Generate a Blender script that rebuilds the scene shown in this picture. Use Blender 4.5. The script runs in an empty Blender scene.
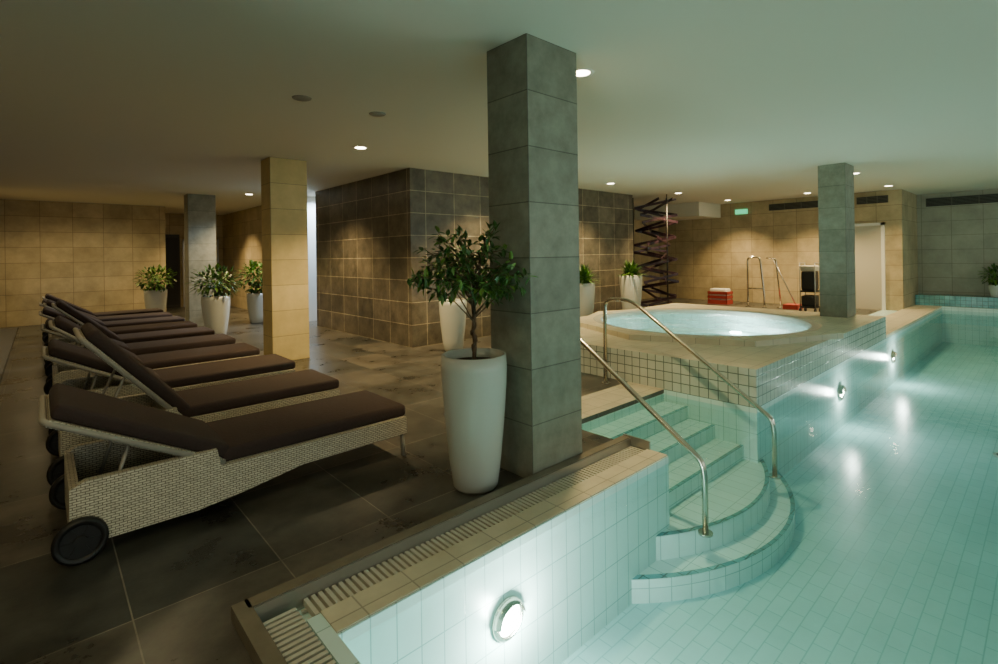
import bpy, bmesh, math, random
from mathutils import Vector, Matrix
random.seed(7)
H = 2.96
# ------------------------------------------------------------------ materials
def new_mat(name):
    m = bpy.data.materials.new(name); m.use_nodes = True
    nt = m.node_tree; b = nt.nodes['Principled BSDF']
    return m, nt, b
def plain(name, col, rough=.5, metal=0., noise=0., nscale=8., bump=0., emit=None, es=0.):
    m, nt, b = new_mat(name)
    b.inputs['Base Color'].default_value = (*col, 1)
    b.inputs['Roughness'].default_value = rough
    b.inputs['Metallic'].default_value = metal
    if noise or bump:
        tc = nt.nodes.new('ShaderNodeTexCoord'); n = nt.nodes.new('ShaderNodeTexNoise')
        n.inputs['Scale'].default_value = nscale; n.inputs['Detail'].default_value = 5
        nt.links.new(tc.outputs['Object'], n.inputs['Vector'])
        if noise:
            mx = nt.nodes.new('ShaderNodeMixRGB')
            mx.inputs[1].default_value = (*[c*(1-noise) for c in col], 1)
            mx.inputs[2].default_value = (*[min(1, c*(1+noise)) for c in col], 1)
            nt.links.new(n.outputs['Fac'], mx.inputs[0]); nt.links.new(mx.outputs[0], b.inputs['Base Color'])
        if bump:
            bp = nt.nodes.new('ShaderNodeBump'); bp.inputs['Strength'].default_value = bump
            bp.inputs['Distance'].default_value = .01
            nt.links.new(n.outputs['Fac'], bp.inputs['Height']); nt.links.new(bp.outputs[0], b.inputs['Normal'])
    if emit:
        b.inputs['Emission Color'].default_value = (*emit, 1); b.inputs['Emission Strength'].default_value = es
    return m
def tile(name, c1, c2, mortar, w, h, ms, rough=.4, bump=.4, offset=0., nscale=3., namt=.35, shift=(0,0), rvar=0.):
    m, nt, b = new_mat(name); N = nt.nodes; L = nt.links
    tc = N.new('ShaderNodeTexCoord'); mp = N.new('ShaderNodeMapping')
    mp.inputs['Location'].default_value = (shift[0], shift[1], 0)
    L.new(tc.outputs['UV'], mp.inputs['Vector'])
    br = N.new('ShaderNodeTexBrick'); L.new(mp.outputs[0], br.inputs['Vector'])
    br.offset = offset; br.squash = 1
    br.inputs['Color1'].default_value = (*c1, 1); br.inputs['Color2'].default_value = (*c2, 1)
    br.inputs['Mortar'].default_value = (*mortar, 1)
    br.inputs['Scale'].default_value = 1; br.inputs['Mortar Size'].default_value = ms
    br.inputs['Mortar Smooth'].default_value = .1; br.inputs['Bias'].default_value = 0
    br.inputs['Brick Width'].default_value = w; br.inputs['Row Height'].default_value = h
    no = N.new('ShaderNodeTexNoise'); no.inputs['Scale'].default_value = nscale
    no.inputs['Detail'].default_value = 9; no.inputs['Roughness'].default_value = .68
    L.new(tc.outputs['Object'], no.inputs['Vector'])
    mr = N.new('ShaderNodeMapRange'); mr.inputs['From Min'].default_value = .32; mr.inputs['From Max'].default_value = .68
    mr.inputs['To Min'].default_value = 1-namt; mr.inputs['To Max'].default_value = 1+namt
    L.new(no.outputs['Fac'], mr.inputs['Value'])
    mul = N.new('ShaderNodeVectorMath'); mul.operation = 'SCALE'
    L.new(br.outputs['Color'], mul.inputs[0]); L.new(mr.outputs[0], mul.inputs['Scale'])
    L.new(mul.outputs[0], b.inputs['Base Color'])
    b.inputs['Roughness'].default_value = rough
    if rvar:
        r2 = N.new('ShaderNodeMapRange'); r2.inputs['To Min'].default_value = rough-rvar; r2.inputs['To Max'].default_value = rough+rvar
        L.new(no.outputs['Fac'], r2.inputs['Value']); L.new(r2.outputs[0], b.inputs['Roughness'])
    ma = N.new('ShaderNodeMath'); ma.operation = 'MULTIPLY_ADD'
    ma.inputs[1].default_value = -1.5; L.new(br.outputs['Fac'], ma.inputs[0]); L.new(no.outputs['Fac'], ma.inputs[2])
    bp = N.new('ShaderNodeBump'); bp.inputs['Strength'].default_value = bump; bp.inputs['Distance'].default_value = .004
    L.new(ma.outputs[0], bp.inputs['Height']); L.new(bp.outputs[0], b.inputs['Normal'])
    return m
M = {}
M['slate'] = tile('slate_floor', (.036,.04,.037), (.095,.087,.072), (.18,.165,.135), .6, .9, .003, .30, .7, 0, 2.2, .7, (.33,.1), .13)
M['sand'] = tile('sand_tile', (.38,.31,.18), (.47,.385,.23), (.2,.155,.095), .6, .37, .005, .5, .3, 0, 2.5, .22)
M['sandcol'] = tile('sand_column_tile', (.56,.44,.19), (.63,.50,.23), (.3,.23,.11), .62, .37, .004, .5, .3, 0, 2.5, .14)
M['darktile'] = tile('dark_wall_tile', (.08,.071,.052), (.14,.12,.087), (.37,.32,.22), .6, .37, .006, .36, .4, 0, 3.5, .5)
M['coltile'] = tile('grey_column_tile', (.225,.23,.18), (.28,.28,.22), (.12,.12,.09), .62, .37, .004, .45, .4, 0, 6, .25)
M['ceil'] = plain('ceiling_paint', (.68,.655,.56), .8)
M['white'] = plain('white_paint', (.75,.75,.7), .5)
M['pool'] = tile('pool_tile', (.58,.82,.80), (.64,.86,.84), (.33,.54,.54), .125, .25, .003, .25, .2, 0, 1.5, .06)
M['poolfl'] = tile('pool_floor_tile', (.38,.71,.72), (.42,.75,.76), (.27,.56,.58), .2, .1, .0035, .25, .2, .5, 1.0, .08)
M['mosaic'] = tile('mosaic_tile', (.46,.52,.45), (.56,.61,.53), (.13,.17,.15), .1, .1, .005, .2, .3, 0, 2, .1)
M['coping'] = tile('coping_tile', (.56,.52,.38), (.62,.57,.42), (.35,.32,.24), .25, .25, .004, .35, .2, 0, 3, .12)
M['tealtile'] = tile('teal_tile', (.13,.37,.41), (.18,.43,.46), (.1,.2,.2), .1, .1, .005, .2, .3)
M['kerb'] = plain('kerb_stone', (.17,.15,.11), .35, 0, .3, 12, .2)
M['grate'] = plain('grate_plastic', (.54,.52,.43), .45)
M['steel'] = plain('brushed_steel', (.62,.58,.5), .2, 1)
M['alu'] = plain('aluminium', (.5,.5,.48), .35, 1)
M['frame'] = plain('grey_lacquered_frame', (.33,.31,.26), .55)
M['wicker'] = tile('wicker_weave', (.74,.69,.54), (.62,.57,.44), (.17,.14,.1), .034, .013, .0018, .55, 1., .5, 30, .15)
M['cushion'] = plain('brown_fabric', (.04,.025,.022), .9, 0, .2, 60, .3)
M['black'] = plain('black_rubber', (.012,.012,.012), .5)
M['darkred'] = plain('dark_lattice', (.03,.012,.02), .4)
M['pot'] = plain('white_glazed_pot', (.54,.56,.51), .25)
M['soil'] = plain('soil', (.03,.02,.012), .95, 0, .4, 40, .5)
M['bark'] = plain('bark', (.12,.08,.045), .8, 0, .3, 30, .4)
M['leaf'] = plain('leaf_green', (.035,.10,.015), .4, 0, .6, 9)
M['leaf2'] = plain('leaf_light', (.12,.25,.035), .45, 0, .5, 9)
M['lamp'] = plain('lamp_glass', (1,1,1), .5, 0, emit=(1,.85,.6), es=25)
M['uwlamp'] = plain('underwater_lamp', (1,1,1), .5, 0, emit=(1,1,.85), es=45)
M['speaker'] = plain('speaker_mesh', (.3,.29,.25), .7)
M['grille'] = plain('vent_grille', (.12,.12,.1), .6)
M['red'] = plain('red_plastic', (.45,.05,.04), .4)
M['green'] = plain('exit_green', (.05,.5,.2), .4, emit=(.1,.9,.4), es=1.)
M['door'] = plain('door_paint', (.5,.47,.38), .5)
M['darkdoor'] = plain('dark_door', (.03,.028,.025), .5)
def water(name, tint, scale, bump, foam=False):
    m = bpy.data.materials.new(name); m.use_nodes = True; nt = m.node_tree; N = nt.nodes; L = nt.links
    for n in list(N): N.remove(n)
    out = N.new('ShaderNodeOutputMaterial'); mix = N.new('ShaderNodeMixShader')
    tr = N.new('ShaderNodeBsdfTransparent'); tr.inputs[0].default_value = (*tint, 1)
    gl = N.new('ShaderNodeBsdfGlossy'); gl.inputs['Roughness'].default_value = .05
    fr = N.new('ShaderNodeFresnel'); fr.inputs['IOR'].default_value = 1.33
    sc = N.new('ShaderNodeMath'); sc.operation = 'MULTIPLY'; sc.inputs[1].default_value = .8
    tc = N.new('ShaderNodeTexCoord'); no = N.new('ShaderNodeTexNoise'); no.inputs['Scale'].default_value = scale
    no.inputs['Detail'].default_value = 3
    bp = N.new('ShaderNodeBump'); bp.inputs['Strength'].default_value = bump; bp.inputs['Distance'].default_value = .05
    L.new(tc.outputs['Object'], no.inputs['Vector']); L.new(no.outputs['Fac'], bp.inputs['Height'])
    L.new(bp.outputs[0], gl.inputs['Normal']); L.new(bp.outputs[0], fr.inputs['Normal'])
    L.new(fr.outputs[0], sc.inputs[0])
    L.new(sc.outputs[0], mix.inputs[0]); L.new(tr.outputs[0], mix.inputs[1]); L.new(gl.outputs[0], mix.inputs[2])
    last = mix
    if foam:
        n2 = N.new('ShaderNodeTexNoise'); n2.inputs['Scale'].default_value = 2.2; n2.inputs['Detail'].default_value = 10; n2.inputs['Roughness'].default_value = .75
        L.new(tc.outputs['Object'], n2.inputs['Vector'])
        mr = N.new('ShaderNodeMapRange'); mr.inputs['From Min'].default_value = .5; mr.inputs['From Max'].default_value = .66
        mr.inputs['To Max'].default_value = .6; L.new(n2.outputs['Fac'], mr.inputs['Value'])
        df = N.new('ShaderNodeBsdfTranslucent'); df.inputs['Color'].default_value = (.85,.97,.95,1)
        m2 = N.new('ShaderNodeMixShader'); L.new(mr.outputs[0], m2.inputs[0]); L.new(mix.outputs[0], m2.inputs[1]); L.new(df.outputs[0], m2.inputs[2]); last = m2
    L.new(last.outputs[0], out.inputs[0]); return m
M['water'] = water('pool_water', (.74,.95,.98), 2.2, .14)
M['spawater'] = water('spa_water', (.72,.96,.98), 9, .5, True)

# ------------------------------------------------------------------ mesh builder
class MB:
    def __init__(s): s.bm = bmesh.new(); s.mats = []
    def mi(s, k):
        if k not in s.mats: s.mats.append(k)
        return s.mats.index(k)
    def face(s, vs, k, smooth=False):
        try: f = s.bm.faces.new(vs)
        except ValueError: return None
        f.material_index = s.mi(k); f.smooth = smooth; return f
    def box(s, x0, x1, y0, y1, z0, z1, k, mtx=None):
        co = [(x0,y0,z0),(x1,y0,z0),(x1,y1,z0),(x0,y1,z0),(x0,y0,z1),(x1,y0,z1),(x1,y1,z1),(x0,y1,z1)]
        v = [s.bm.verts.new((mtx @ Vector(c)) if mtx else c) for c in co]
        for f in ((0,3,2,1),(4,5,6,7),(0,1,5,4),(1,2,6,5),(2,3,7,6),(3,0,4,7)):
            s.face([v[i] for i in f], k)
    def rbox(s, x0, x1, y0, y1, z0, z1, r, k, mtx=None, seg=3):
        t = bmesh.new(); bmesh.ops.create_cube(t, size=1)
        for v in t.verts:
            v.co = Vector(((x0+x1)/2+v.co.x*(x1-x0), (y0+y1)/2+v.co.y*(y1-y0), (z0+z1)/2+v.co.z*(z1-z0)))
        bmesh.ops.bevel(t, geom=t.edges[:], offset=r, segments=seg, affect='EDGES', profile=.5)
        t.verts.index_update()
        vs = [s.bm.verts.new((mtx @ v.co) if mtx else v.co) for v in t.verts]
        for f in t.faces: s.face([vs[v.index] for v in f.verts], k, True)
        t.free()
    def prism(s, pts, axis, a0, a1, k, mtx=None):
        def mk(p, a):
            c = Vector((p[0], a, p[1])) if axis == 'y' else (Vector((p[0], p[1], a)) if axis == 'z' else Vector((a, p[0], p[1])))
            return s.bm.verts.new((mtx @ c) if mtx else c)
        A = [mk(p, a0) for p in pts]; B = [mk(p, a1) for p in pts]
        s.face(A[::-1], k); s.face(B, k)
        n = len(pts)
        for i in range(n): s.face([A[i], A[(i+1)%n], B[(i+1)%n], B[i]], k)
    def lathe(s, prof, k, c=(0,0,0), n=40, smooth=True, axis='z'):
        rings = []
        for r, z in prof:
            ring = []
            for i in range(n):
                a = 2*math.pi*i/n
                if axis == 'z': co = (c[0]+r*math.cos(a), c[1]+r*math.sin(a), c[2]+z)
                else: co = (c[0]+r*math.cos(a), c[1]+z, c[2]+r*math.sin(a))
                ring.append(s.bm.verts.new(co))
            rings.append(ring)
        for a, b in zip(rings, rings[1:]):
            for i in range(n): s.face([a[i], a[(i+1)%n], b[(i+1)%n], b[i]], k, smooth)
        return rings
    def cyl(s, c, r, z0, z1, k, n=32, axis='z', smooth=True):
        R = s.lathe([(r, z0), (r, z1)], k, c, n, smooth, axis)
        s.face(R[0][::-1], k); s.face(R[1], k)
    def tube(s, pts, r, k, n=10, r1=None):
        pts = [Vector(p) for p in pts]; rings = []
        T0 = (pts[1]-pts[0]).normalized()
        up = Vector((0,0,1)) if abs(T0.z) < .9 else Vector((1,0,0))
        nrm = T0.cross(up).normalized()
        for i, p in enumerate(pts):
            if i == 0: T = pts[1]-pts[0]
            elif i == len(pts)-1: T = pts[-1]-pts[-2]
            else: T = (pts[i+1]-pts[i]).normalized()+(pts[i]-pts[i-1]).normalized()
            T.normalize(); nrm = (nrm-T*nrm.dot(T)).normalized(); bn = T.cross(nrm)
            rr = r if r1 is None else r+(r1-r)*i/(len(pts)-1)
            rings.append([s.bm.verts.new(p+(nrm*math.cos(2*math.pi*j/n)+bn*math.sin(2*math.pi*j/n))*rr) for j in range(n)])
        for a, b in zip(rings, rings[1:]):
            for j in range(n): s.face([a[j], a[(j+1)%n], b[(j+1)%n], b[j]], k, True)
        s.face(rings[0][::-1], k); s.face(rings[-1], k)
    def bar(s, p0, p1, w, t, k):
        p0 = Vector(p0); p1 = Vector(p1); d = p1-p0; L = d.length
        q = d.to_track_quat('X', 'Z').to_matrix().to_4x4()
        s.box(0, L, -t/2, t/2, -w/2, w/2, k, Matrix.Translation(p0) @ q)
    def leaf(s, p, d, up, L, W, k):
        d = d.normalized(); sd = d.cross(up)
        if sd.length < 1e-3: sd = Vector((1,0,0))
        sd.normalize(); nn = sd.cross(d)
        c = [p, p+d*L*.3+sd*W*.45+nn*L*.05, p+d*L*.65+sd*W*.4+nn*L*.02, p+d*L-nn*L*.12, p+d*L*.65-sd*W*.4+nn*L*.02, p+d*L*.3-sd*W*.45+nn*L*.05]
        m1 = p+d*L*.4-nn*L*.02
        v = [s.bm.verts.new(x) for x in c]; m = s.bm.verts.new(m1)
        s.face([v[0], v[1], m], k); s.face([v[1], v[2], v[3], m], k); s.face([m, v[3], v[4], v[5]], k); s.face([v[0], m, v[5]], k)
    def finish(s, name, loc=(0,0,0), rot=0, recalc=True):
        if recalc: bmesh.ops.recalc_face_normals(s.bm, faces=s.bm.faces[:])
        s.bm.normal_update()
        uv = s.bm.loops.layers.uv.new('UVMap')
        for f in s.bm.faces:
            n = f.normal; a = max(range(3), key=lambda i: abs(n[i]))
            for l in f.loops:
                c = l.vert.co
                l[uv].uv = (c.y, c.z) if a == 0 else ((c.x, c.z) if a == 1 else (c.x, c.y))
        me = bpy.data.meshes.new(name); s.bm.to_mesh(me); s.bm.free()
        for k in s.mats: me.materials.append(M[k])
        o = bpy.data.objects.new(name, me); bpy.context.scene.collection.objects.link(o)
        o.location = loc; o.rotation_euler = (0,0,rot); return o
def sbox(name, x0, x1, y0, y1, z0, z1, k):
    b = MB(); b.box(x0,x1,y0,y1,z0,z1,k); return b.finish(name)
def fillet(pts, rad, k=6):
    pts = [Vector(p) for p in pts]; out = [pts[0]]
    for i in range(1, len(pts)-1):
        a = (pts[i-1]-pts[i]); c = (pts[i+1]-pts[i])
        r = min(rad, a.length*.45, c.length*.45)
        p0 = pts[i]+a.normalized()*r; p2 = pts[i]+c.normalized()*r
        for j in range(k+1):
            t = j/k; out.append(p0*(1-t)**2+pts[i]*2*t*(1-t)+p2*t*t)
    out.append(pts[-1]); return out

# ------------------------------------------------------------------ room shell
XL, XF, YR, XB = -.75, 17.5, -4.5, -3.2
b = MB()
b.box(XL, 3.41, 2.25, 18.6, -.04, 0, 'slate')
b.box(3.41, 17.5, 2.9, 18.6, -.04, 0, 'slate')
b.box(XB, .57, YR, 2.25, -.04, 0, 'slate')
b.box(XB, XL, 2.25, 3.2, -.04, 0, 'slate')
b.finish('floor')
sbox('ceiling', XB, XF+.2, YR, 18.8, H, H+.1, 'ceil')
sbox('wall_left', XL-.15, XL, 3.2, 16.3, 0, H, 'sand')
sbox('wall_rear', XB-.15, XB, YR, 3.2, 0, H, 'sand')
sbox('wall_rear_side', XB-.15, XL, 3.2, 3.35, 0, H, 'sand')
b = MB(); b.box(XL-.15, 2.53, 16.3, 18.6, 0, H, 'sand'); b.finish('wall_back_left')
b = MB(); b.box(2.53, 4.5, 18.6, 18.75, 0, H, 'sand'); b.finish('wall_corridor_end')
b = MB(); b.box(4.5, 8.5, 11.9, 18.6, 0, H, 'sand'); b.box(4.52, 8.4, 11.88, 11.9, 0, H, 'white'); b.finish('wall_corridor_side')
sbox('wall_dark_block', 4.5, 11.0, 7.1, 10.95, 0, H, 'darktile')
sbox('wall_passage_end', 8.4, 8.5, 10.95, 11.9, 0, H, 'white')
sbox('wall_back', 11.0, 15.65, 9.0, 9.15, 0, H, 'sand')
sbox('wall_far', 15.5, 15.65, 2.49, 9.0, 0, H, 'sand')
sbox('wall_return', 15.65, 17.5, 2.49, 2.64, 0, H, 'sand')
M['greywall'] = tile('grey_sand_tile', (.33,.33,.27), (.37,.37,.3), (.2,.2,.15), .6, .37, .005, .45, .3, 0, 2.5, .15)
sbox('wall_far_end', XF, XF+.15, YR, 2.64, 0, H, 'greywall')
b = MB(); b.box(XB, XF, YR-.15, YR, 0, .3, 'white'); b.box(XB, XF, YR-.15, YR, 2.6, H, 'white')
for i in range(9):
    x = XB+i*(XF-XB-.15)/8; b.box(x, x+.15, YR-.15, YR, .3, 2.6, 'white')
b.finish('window_wall')
sbox('trim_bulkhead', 14.1, 15.5, 6.9, 9.0, 2.55, H, 'ceil')
def column(x, y, k, z0=0, w=.55):
    b = MB(); b.box(0, w, 0, .4, 0, H-z0, k); return b.finish('tiled_column', (x, y, z0))
column(2.385, 2.325, 'coltile', 0, .515); column(2.45, 7.55, 'sandcol', 0, .53); column(2.42, 12.85, 'coltile'); column(9.95, 2.34, 'coltile', .37)
# ------------------------------------------------------------------ pool
b = MB()
b.box(.86, 16.8, -3.6, 1.93, -.95, -.85, 'poolfl')
b.finish('pool_floor')
b = MB()
b.box(.86, 3.41, 1.93, 2.10, -.95, 0, 'pool')
b.box(.62, 3.41, 2.10, 2.9, -.95, -.045, 'pool')
b.box(3.41, 5.05, 2.9, 3.1, -.95, -.045, 'pool')
b.box(5.05, 16.8, 1.93, 2.9, -.95, -.0, 'pool')
b.box(16.8, 17.5, -3.9, 2.49, -.95, .04, 'pool')
b.box(.62, .80, -3.9, 2.10, -.95, -.045, 'pool')
b.box(.80, .86, -3.9, 2.10, -.95, 0, 'pool')
b.box(.86, 16.8, -3.9, -3.6, -.95, 0, 'pool')
b.finish('pool_basin_wall')
sbox('floor_poolside', .62, 17.5, YR, -3.9, -.04, 0, 'slate')
b = MB(); b.box(.86, 3.41, 1.94, 2.10, 0, .008, 'coping'); b.finish('trim_pool_coping')
b = MB(); b.box(10.55, 16.8, 1.93, 2.5, 0, .05, 'coping'); b.finish('trim_pool_coping_far')
b = MB(); b.box(3.41, 5.05, 2.9, 3.35, .0, .006, 'coping'); b.finish('trim_stair_landing')
sbox('pool_end_ledge', 17.0, 17.49, -3.6, 2.48, .04, .3, 'tealtile')
b = MB()
b.box(.62, 3.41, 2.25, 2.315, -.04, .06, 'kerb'); b.box(.57, .635, -3.9, 2.315, -.04, .06, 'kerb')
b.box(.64, 3.41, 2.242, 2.25, -.04, .055, 'alu'); b.box(3.40, 3.415, 2.08, 2.315, -.04, .07, 'alu')
b.finish('overflow_kerb')
b = MB()
x = .84
while x < 3.38:
    b.box(x, x+.018, 2.105, 2.238, -.03, .0, 'grate'); x += .032
b.box(.82, 3.39, 2.13, 2.14, -.04, -.025, 'grate'); b.box(.82, 3.39, 2.20, 2.21, -.04, -.025, 'grate')
y = -3.6
while y < 2.22:
    b.box(.645, .795, y, y+.018, -.03, 0, 'grate'); y += .032
b.finish('overflow_grate')
b = MB(); v = [b.bm.verts.new(c) for c in ((.86,-3.6,-.05),(16.8,-3.6,-.05),(16.8,1.93,-.05),(.86,1.93,-.05))]; b.face(v, 'water')
v = [b.bm.verts.new(c) for c in ((3.41,1.93,-.05),(5.05,1.93,-.05),(5.05,2.9,-.05),(3.41,2.9,-.05))]; b.face(v, 'water')
b.finish('pool_water', recalc=False)
b = MB()
def step(y0, y1, z):
    b.box(3.41, 5.05, y0, y1, -.85, z, 'pool'); b.box(3.41, 5.05, y0, y0+.03, z, z+.004, 'tealtile')
step(2.62, 2.9, -.13); step(2.34, 2.62, -.26); step(2.06, 2.34, -.39)
def arcstep(xc, hw, bulge, z, zb, yb=1.93):
    R = (hw*hw+bulge*bulge)/(2*bulge); a = math.asin(min(1, hw/R)); n = 28; Rc = R-bulge
    pts = [(xc+R*math.sin(-a+2*a*i/n), yb+Rc-R*math.cos(-a+2*a*i/n)) for i in range(n+1)]
    b.prism(pts, 'z', zb, z, 'pool')
    inner = [(x+(xc-x)*.03, y+.03) for x, y in pts]
    for i in range(n):
        q = [b.bm.verts.new((*p, z+.004)) for p in (pts[i], pts[i+1], inner[i+1], inner[i])]; b.face(q, 'tealtile')
b.box(3.41, 5.05, 1.93, 2.06, -.85, -.52, 'pool')
arcstep(4.2, .98, .30, -.52, -.69); arcstep(4.19, 1.28, .5, -.69, -.85)
b.finish('pool_steps')
def uw(x, e=30):
    b = MB()
    b.lathe([(.105,0),(.105,-.02),(.082,-.035),(.08,-.012)], 'steel', (0,0,0), 28, True, 'y')
    b.cyl((0,0,0), .08, -.014, -.008, 'uwlamp', 28, 'y')
    n = 16; prev = None
    for j in range(4):
        t = j/6*math.pi/2; r = .105*math.cos(t*.75); y = -.02-.05*math.sin(t)
        ring = [b.bm.verts.new((r*math.cos(math.pi*i/n), y, r*math.sin(math.pi*i/n))) for i in range(n+1)]
        if prev:
            for i in range(n): b.face([prev[i], prev[i+1], ring[i+1], ring[i]], 'steel', True)
        prev = ring
    o = b.finish('underwater_light', (x, 1.93, -.38))
    l = bpy.data.lights.new('lamp', 'POINT'); l.energy = e; l.color = (1,.98,.82); l.shadow_soft_size = .05
    lo = bpy.data.objects.new('lamp', l); bpy.context.scene.collection.objects.link(lo); lo.parent = o
    lo.location = (0,-.13,-.02)
uw(1.77, 44); uw(7.8, 18); uw(11.0, 28)

# ------------------------------------------------------------------ whirlpool
CX, CY = 7.6, 3.75
b = MB()
x0,x1,y0,y1,zt = 5.05,10.55,1.93,5.75,.37
def rect_pt(a):
    dx, dy = math.cos(a), math.sin(a)
    t = min(((x1-CX)/dx if dx > 1e-6 else 9e9), ((x0-CX)/dx if dx < -1e-6 else 9e9), ((y1-CY)/dy if dy > 1e-6 else 9e9), ((y0-CY)/dy if dy < -1e-6 else 9e9))
    return (CX+dx*t, CY+dy*t)
def oct_pt(a, R):
    k = math.pi/4; q = (a % k)-k/2
    r = R*math.cos(k/2)/math.cos(q); return (CX+r*math.cos(a), CY+r*math.sin(a))
angs = sorted([2*math.pi*i/64 for i in range(64)]+[math.atan2(y-CY, x-CX) % (2*math.pi) for x in (x0,x1) for y in (y0,y1)])
outer = [rect_pt(a) for a in angs]
RO = 1.92
V = lambda L: [b.bm.verts.new(c) for c in L]
r_list = [
 (V([(p[0],p[1],0) for p in outer]), None),
 (V([(p[0],p[1],zt) for p in outer]), 'mosaic'),
 (V([(*oct_pt(a,RO),zt) for a in angs]), 'coping'),
 (V([(*oct_pt(a,RO),zt+.07) for a in angs]), 'coping'),
 (V([(CX+1.62*math.cos(a),CY+1.62*math.sin(a),zt+.08) for a in angs]), 'coping'),
 (V([(CX+1.5*math.cos(a),CY+1.5*math.sin(a),zt+.07) for a in angs]), 'pot'),
 (V([(CX+1.46*math.cos(a),CY+1.46*math.sin(a),zt+.0) for a in angs]), 'pot'),
 (V([(CX+1.42*math.cos(a),CY+1.42*math.sin(a),zt-.25) for a in angs]), 'pool'),
 (V([(CX+1.0*math.cos(a),CY+1.0*math.sin(a),zt-.27) for a in angs]), 'pool'),
 (V([(CX+.98*math.cos(a),CY+.98*math.sin(a),zt-.36) for a in angs]), 'pool')]
n = len(angs)
for (A,_),(B,k) in zip(r_list, r_list[1:]):
    for i in range(n): b.face([A[i],A[(i+1)%n],B[(i+1)%n],B[i]], k)
b.face(r_list[-1][0], 'pool')
b.cyl((CX+1.22,CY-.05,zt-.265), .09, 0, .02, 'uwlamp', 20)
b.finish('whirlpool_tub')
b = MB(); vv = V([(CX+1.475*math.cos(2*math.pi*i/64),CY+1.475*math.sin(2*math.pi*i/64),zt+.035) for i in range(64)]); b.face(vv, 'spawater')
b.finish('whirlpool_water', recalc=False)
for i,(lx,ly,e) in enumerate(((8.7,3.6,24),(7.0,4.7,9),(6.9,2.9,9))):
    l = bpy.data.lights.new('lamp','POINT'); l.energy = e; l.color=(.9,1,.9); l.shadow_soft_size=.05
    lo = bpy.data.objects.new('whirlpool_lamp', l); bpy.context.scene.collection.objects.link(lo); lo.location=(lx,ly,.24)

# ------------------------------------------------------------------ handrails
def rail(x):
    b = MB()
    pts = fillet([(0,3.51,0.006),(0,3.51,.98),(0,3.15,.98),(0,1.72,.0),(0,1.70,-.10),(0,1.70,-.515)], .12)
    b.tube(pts, .021, 'steel', 12)
    b.cyl((0,3.51,0), .05, 0.001, .012, 'steel', 20); b.cyl((0,1.70,0), .05, -.515, -.5, 'steel', 20)
    return b.finish('pool_handrail', (x,0,0))
rail(3.50); rail(4.83)

# ------------------------------------------------------------------ loungers
def lounger(y, tilt, dx=0):
    b = MB(); W = .7
    side = [(.04,.07),(.04,.36),(.10,.39),(.70,.39),(.72,.29),(1.98,.29),(1.98,.17),(1.2,.16),(.85,.10),(.6,.07)]
    for ya, yb in ((0,.045),(W-.045,W)): b.prism(side, 'y', ya, yb, 'wicker')
    b.box(.04,.08,.045,W-.045,.08,.36,'wicker'); b.box(1.94,1.98,.045,W-.045,.17,.29,'wicker')
    b.box(.72,1.94,.045,W-.045,.25,.28,'wicker'); b.box(.62,.70,.045,W-.045,.08,.30,'wicker')
    for yy in (.03, W-.03):
        b.tube([(1.955,yy,.18),(1.965,yy,0)], .016, 'frame', 8)
    for yy in (-.03,W+.03):
        b.lathe([(.10,-.02),(.112,-.012),(.112,.012),(.10,.02),(.082,.02),(.082,-.02),(.10,-.02)], 'black', (.08,yy,.112), 28, True, 'y')
        b.cyl((.08,yy,.112), .03, -.024, .024, 'black', 16, 'y'); b.cyl((.08,yy,.112), .085, -.008, .008, 'black', 24, 'y')
        for i in range(6):
            a = i*math.pi/3; b.bar((.08+.025*math.cos(a),yy,.112+.025*math.sin(a)),(.08+.09*math.cos(a),yy,.112+.09*math.sin(a)),.012,.024,'black')
    b.tube([(.08,-.05,.112),(.08,W+.05,.112)], .014, 'black', 8)
    b.rbox(.73,2.0,.03,W-.03,.285,.375,.03,'cushion')
    T = Matrix.Translation((.75,0,.31)) @ Matrix.Rotation(math.radians(tilt),4,'Y')
    b.box(-.88,0,.02,W-.02,-.035,.0,'wicker',T)
    loop = [T @ Vector(p) for p in ((0,.022,-.018),(-.90,.022,-.018),(-.90,W-.022,-.018),(0,W-.022,-.018))]
    b.tube(fillet(loop,.05), .016, 'frame', 8)
    for yy in (.09, W-.09): b.tube([T @ Vector((-.5,yy,-.03)), (.2,yy,.2)], .01, 'frame', 8)
    b.rbox(-.89,0.0,.03,W-.03,.0,.08,.03,'cushion',T)
    return b.finish('sun_lounger', (.06+dx, y, 0))
tl = [28, 49, 28, 38, 28, 42, 28, 32, 28, 32]
for i, t in enumerate(tl): lounger(3.3+1.14*i, t, random.uniform(-.02,.02))

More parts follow.
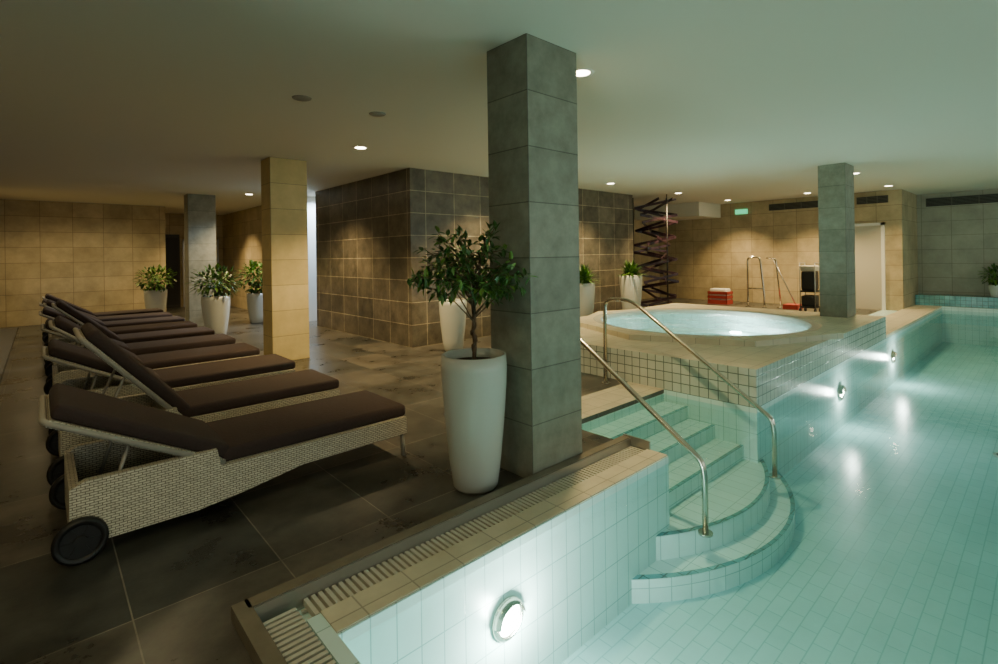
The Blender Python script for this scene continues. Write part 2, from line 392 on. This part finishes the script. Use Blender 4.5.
# ------------------------------------------------------------------ plants
def potted(name, loc, R, Hh, kind, fol_r=.36, fol_z=(.95,1.7), nl=500, seed=1):
    rnd = random.Random(seed); b = MB()
    prof = [(.001,0),(R*.62,0),(R*.68,.02*Hh),(R*.78,.2*Hh),(R*.9,.5*Hh),(R*.985,.78*Hh),(R,.9*Hh),(R*.985,1*Hh),(R*.9,1*Hh),(R*.88,.93*Hh)]
    b.lathe(prof, 'pot', n=40)
    b.lathe([(R*.89,.93*Hh),(.001,.94*Hh)], 'soil', n=24, smooth=False)
    up = Vector((0,0,1))
    z0, z1 = fol_z; zc = (z0+z1)/2; hz = (z1-z0)/2
    def rdir():
        while 1:
            v = Vector((rnd.uniform(-1,1),rnd.uniform(-1,1),rnd.uniform(-1,1)))
            if .05 < v.length < 1: return v
    if kind == 'ficus':
        pts = [Vector((0,0,.93*Hh)), Vector((.02,.01,Hh+.07)), Vector((-.015,-.01,Hh+.16)), Vector((.015,.0,z0+.12)), Vector((0,0,zc))]
        b.tube(fillet(pts,.05), .014, 'bark', 8, .008)
        b.tube([p+Vector((.02*math.cos(i*1.6),.02*math.sin(i*1.6),0)) for i, p in enumerate(fillet(pts[:4],.05,3))], .008, 'bark', 6)
        NB = 32
        for i in range(NB):
            v = rdir().normalized(); v.z = abs(v.z)*1.1-.35
            base = Vector((0,0,rnd.uniform(z0+.08,zc)))
            tip = Vector((v.x*fol_r*rnd.uniform(.7,1.3), v.y*fol_r*rnd.uniform(.7,1.3), zc+v.z*hz*rnd.uniform(.6,1.25)))
            mid = (base+tip)/2+Vector((0,0,.07))
            b.tube([base,mid,tip], .005, 'bark', 5, .002)
            for j in range(nl//NB):
                t = rnd.uniform(.3,1.05); p = base.lerp(mid,t*2) if t < .5 else mid.lerp(tip,t*2-1)
                p = p+rdir()*.035
                d = rdir().normalized()*.7+(tip-base).normalized()*.5+Vector((0,0,-.5))
                b.leaf(p, d, up, rnd.uniform(.055,.085), .032, 'leaf' if rnd.random() < .75 else 'leaf2')
    elif kind == 'bush':
        for i in range(10):
            v = rdir(); b.tube([(0,0,.93*Hh),(v.x*fol_r*.3,v.y*fol_r*.3,zc*.6+Hh*.4),(v.x*fol_r,v.y*fol_r,zc+v.z*hz*.7)], .008,'bark',5,.003)
        for i in range(nl):
            v = rdir(); v = v*(.6+.4*v.length)
            p = Vector((v.x*fol_r, v.y*fol_r, zc+v.z*hz))
            b.leaf(p, v+rdir()*.6, up, rnd.uniform(.09,.14), .055, 'leaf' if rnd.random() < .5 else 'leaf2')
    else:
        for i in range(nl):
            a = rnd.uniform(0,6.283); e = rnd.uniform(.25,1.35); L = rnd.uniform(.75,1)*(z1-Hh)
            d = Vector((math.cos(a)*math.cos(e),math.sin(a)*math.cos(e),math.sin(e)))
            sd = d.cross(up).normalized(); p0 = Vector((0,0,.93*Hh))
            P = [p0, p0+d*L*.5+up*.03, p0+d*L-up*(.1*math.cos(e))]
            w = .03
            va = [b.bm.verts.new(P[0]-sd*w*.6), b.bm.verts.new(P[0]+sd*w*.6), b.bm.verts.new(P[1]+sd*w), b.bm.verts.new(P[1]-sd*w), b.bm.verts.new(P[2])]
            k = 'leaf' if rnd.random() < .5 else 'leaf2'
            b.face([va[0],va[1],va[2],va[3]],k); b.face([va[3],va[2],va[4]],k)
    return b.finish(name, loc, recalc=False)
potted('potted_ficus_tree', (2.09,2.56,0), .215, .86, 'ficus', .385, (.98,1.78), 900, 4)
potted('potted_ficus_tree', (4.85,6.45,0), .22, .8, 'ficus', .42, (.95,1.7), 500, 5)
potted('potted_shrub', (2.50,10.9,0), .25, .8, 'bush', .42, (.78,1.35), 420, 6)
potted('potted_shrub', (2.15,15.3,0), .25, .75, 'bush', .42, (.75,1.3), 420, 8)
potted('potted_shrub', (3.75,12.6,0), .22, .7, 'bush', .36, (.75,1.4), 420, 9)
potted('potted_yucca', (8.35,6.6,0), .24, .9, 'spiky', .3, (.9,1.45), 150, 10)
potted('potted_yucca', (10.1,6.6,0), .26, 1.0, 'spiky', .3, (.9,1.5), 150, 11)
potted('potted_plant', (17.18,.98,.3), .13, .3, 'bush', .22, (.3,.75), 200, 12)

# ------------------------------------------------------------------ lattice sculpture
b = MB()
for ph, sg in ((0,1),(2.1,-1),(1.0,1)):
    z = .0; a = ph; p = Vector((.55*math.cos(a),.55*math.sin(a),z))
    while z < H-.2:
        a += sg*2.35; z += .19
        q = Vector((.55*math.cos(a),.55*math.sin(a),z)); b.bar(p,q,.06,.02,'darkred'); p = q
for a in (0,2.1,4.2): b.tube([(.55*math.cos(a),.55*math.sin(a),0),(.55*math.cos(a),.55*math.sin(a),H-.01)], .012, 'black', 8)
b.finish('lattice_sculpture', (11.8,6.95,0))

# ------------------------------------------------------------------ back-wall fittings
def vent(name, x, ya, yb, z0, z1):
    b = MB(); b.box(0,.03,ya,yb,z0,z1,'grille')
    nn = int((z1-z0)/.035)
    for i in range(nn): b.box(-.012,0,ya+.01,yb-.01,z0+.01+i*.035,z0+.025+i*.035,'black')
    for yy in (ya+(yb-ya)/3, ya+2*(yb-ya)/3): b.box(-.014,.0,yy-.012,yy+.012,z0,z1,'grille')
    b.finish(name,(x-.03,0,0))
vent('air_vent',15.5,4.25,5.5,2.66,2.84); vent('air_vent',15.5,2.75,3.4,2.66,2.84); vent('air_vent',17.5,.75,2.3,2.62,2.84)
b = MB(); b.box(-.03,0,0,.35,0,.14,'green'); b.finish('exit_sign',(15.5,6.1,2.62))
b = MB(); b.box(-.04,0,0,.9,0,2.1,'door'); b.box(-.06,0,-.07,0,0,2.17,'white'); b.box(-.06,0,.9,.97,0,2.17,'white'); b.box(-.06,0,-.07,.97,2.1,2.17,'white')
b.tube([(-.04,.82,1.0),(-.09,.82,1.0),(-.09,.70,1.0)],.01,'steel',8); b.finish('door_1',(15.5,2.9,0))
b = MB(); b.box(0,.9,-.04,0,0,2.1,'white'); b.box(-.06,0,-.05,0,0,2.16,'alu'); b.box(.9,.96,-.05,0,0,2.16,'alu'); b.box(-.06,.96,-.05,0,2.1,2.16,'alu'); b.finish('door_2',(3.4,18.6,0))
b = MB(); b.box(0,.7,-.04,0,0,2.3,'darkdoor'); b.box(.05,.65,-.05,-.04,.1,2.2,'black'); b.finish('door_3',(2.56,18.6,0))
b = MB()
b.tube(fillet([(0,0,0),(0,0,1.35),(0,-.32,1.35),(0,-.42,.3),(0,-.42,0)],.12),.025,'steel',10)
b.tube([(0,0,.5),(0,-.40,.5)],.018,'steel',8); b.cyl((0,0,0),.06,0,.015,'steel',16); b.cyl((0,-.42,0),.06,0,.015,'steel',16)
b.finish('entry_handrail',(14.3,5.65,0))
b = MB()
b.tube(fillet([(0,0,0),(0,.12,1.3),(0,.35,1.32)],.06),.02,'steel',8); b.tube([(0,.2,1.32),(0,-.35,.1)],.015,'alu',8)
b.box(-.2,.2,-.45,-.1,0,.12,'red'); b.cyl((0,0,0),.1,0,.03,'steel',16)
b.finish('pool_cleaning_stand',(14.4,4.85,0))
b = MB()
b.box(-.2,.2,-.17,.17,.12,.16,'black'); b.box(-.2,.2,-.17,.17,.5,.54,'black')
for sx in (-.19,.19):
    for sy in (-.16,.16): b.tube([(sx,sy,.1),(sx,sy,1.2)],.013,'alu',8); b.cyl((sx,sy,.06),.06,-.015,.015,'black',14,'y')
b.rbox(-.17,.17,-.15,.15,.54,1.0,.04,'black'); b.rbox(-.18,.18,-.16,.16,1.0,1.14,.04,'grate')
b.tube([(-.19,-.16,1.2),(.19,-.16,1.2)],.013,'alu',8); b.tube([(-.19,.16,1.2),(.19,.16,1.2)],.013,'alu',8)
b.rbox(-.17,.17,-.15,.15,.16,.42,.03,'black')
b.finish('service_trolley',(13.8,4.0,0))
b = MB(); b.box(-.2,.2,-.28,.28,0,.04,'red')
for z in (.04,.16,.28):
    b.box(-.2,.2,-.28,-.26,z,z+.08,'red'); b.box(-.2,.2,.26,.28,z,z+.08,'red'); b.box(-.2,-.18,-.28,.28,z,z+.08,'red'); b.box(.18,.2,-.28,.28,z,z+.08,'red')
for sx in (-.19,.17):
    for sy in (-.27,.25): b.box(sx,sx+.02,sy,sy+.02,0,.36,'red')
b.rbox(-.16,.16,-.24,.24,.04,.44,.03,'white'); b.finish('storage_crate',(14.6,6.55,0))
b = MB(); b.cyl((0,0,0),.1,0,.012,'alu',24); b.cyl((0,0,0),.07,.012,.016,'black',24); b.finish('pool_drain',(8.0,.4,-.85))
b = MB()
b.box(0,.34,3.5,16,.001,.003,'black')
y = 3.6
while y < 16: b.box(.02,.32,y,y+.025,.003,.012,'alu'); y += .06
b.finish('floor_drain_grille',(-.72,0,0))
for (x,y) in ((1.78,4.6),(2.56,4.63)):
    b = MB(); b.lathe([(.001,-.012),(.07,-.012),(.08,-.008),(.085,0)],'speaker',n=28); b.finish('ceiling_speaker',(x,y,H))

# ------------------------------------------------------------------ lights
def downlight(x, y, e=45, col=(1,.72,.34), spot=112, z=H):
    b = MB()
    b.lathe([(.07,-.004),(.095,-.01),(.105,0)], 'white', n=28)
    b.cyl((0,0,0),.071,-.006,-.002,'lamp',24)
    o = b.finish('downlight',(x,y,z))
    l = bpy.data.lights.new('lamp','SPOT'); l.energy = e; l.color = col; l.spot_size = math.radians(spot); l.spot_blend = .75; l.shadow_soft_size = .06
    lo = bpy.data.objects.new('lamp', l); bpy.context.scene.collection.objects.link(lo); lo.parent = o; lo.location=(0,0,-.03)
for x in (3.17, 5.9, 8.8, 11.6, 14.4): downlight(x, 6.2, 480)
for x in (3.24, 11.5, 14.4): downlight(x, 2.55, 240)
for y in (9.2, 12.2, 15.5): downlight(3.5, y, 400)
downlight(14.4, 4.2, 450)
for x,y,e in ((-.1,14.6,130),(1.4,14.6,200),(1.0,10,70),(.8,6.5,55),(-.8,1.5,120),(.3,4.2,35)):  # added fill spots without fixtures, brightening the back-left wall and lounge area
    l = bpy.data.lights.new('lamp','SPOT'); l.energy = e; l.color = (1,.79,.42); l.spot_size = math.radians(165); l.spot_blend = 1; l.shadow_soft_size = .25
    lo = bpy.data.objects.new('lounge_fill_light', l); bpy.context.scene.collection.objects.link(lo); lo.location=(x,y,H-.05)
for x in (5.0,6.5):
    l = bpy.data.lights.new('lamp','SPOT'); l.energy = 400; l.color=(.62,.8,1); l.spot_size = math.radians(160); l.shadow_soft_size=.2
    lo = bpy.data.objects.new('passage_lamp', l); bpy.context.scene.collection.objects.link(lo); lo.location=(x,11.42,H-.05)
w = bpy.data.worlds.new('World'); bpy.context.scene.world = w; w.use_nodes = True
w.node_tree.nodes['Background'].inputs[0].default_value = (.82,.91,.80,1); w.node_tree.nodes['Background'].inputs[1].default_value = 1.65

# ------------------------------------------------------------------ camera
cam = bpy.data.cameras.new('Camera'); co = bpy.data.objects.new('Camera', cam); bpy.context.scene.collection.objects.link(co)
cam.sensor_width = 36; cam.lens = 505/998*36; cam.shift_y = -(332-255.2)/998; cam.clip_start = .05
yaw = math.radians(47.75)
R = Matrix.Rotation(yaw-math.pi/2,4,'Z') @ Matrix.Rotation(math.pi/2,4,'X') @ Matrix.Rotation(math.radians(-.85),4,'Z')
co.matrix_world = Matrix.Translation((0,0,1.5)) @ R
bpy.context.scene.camera = co
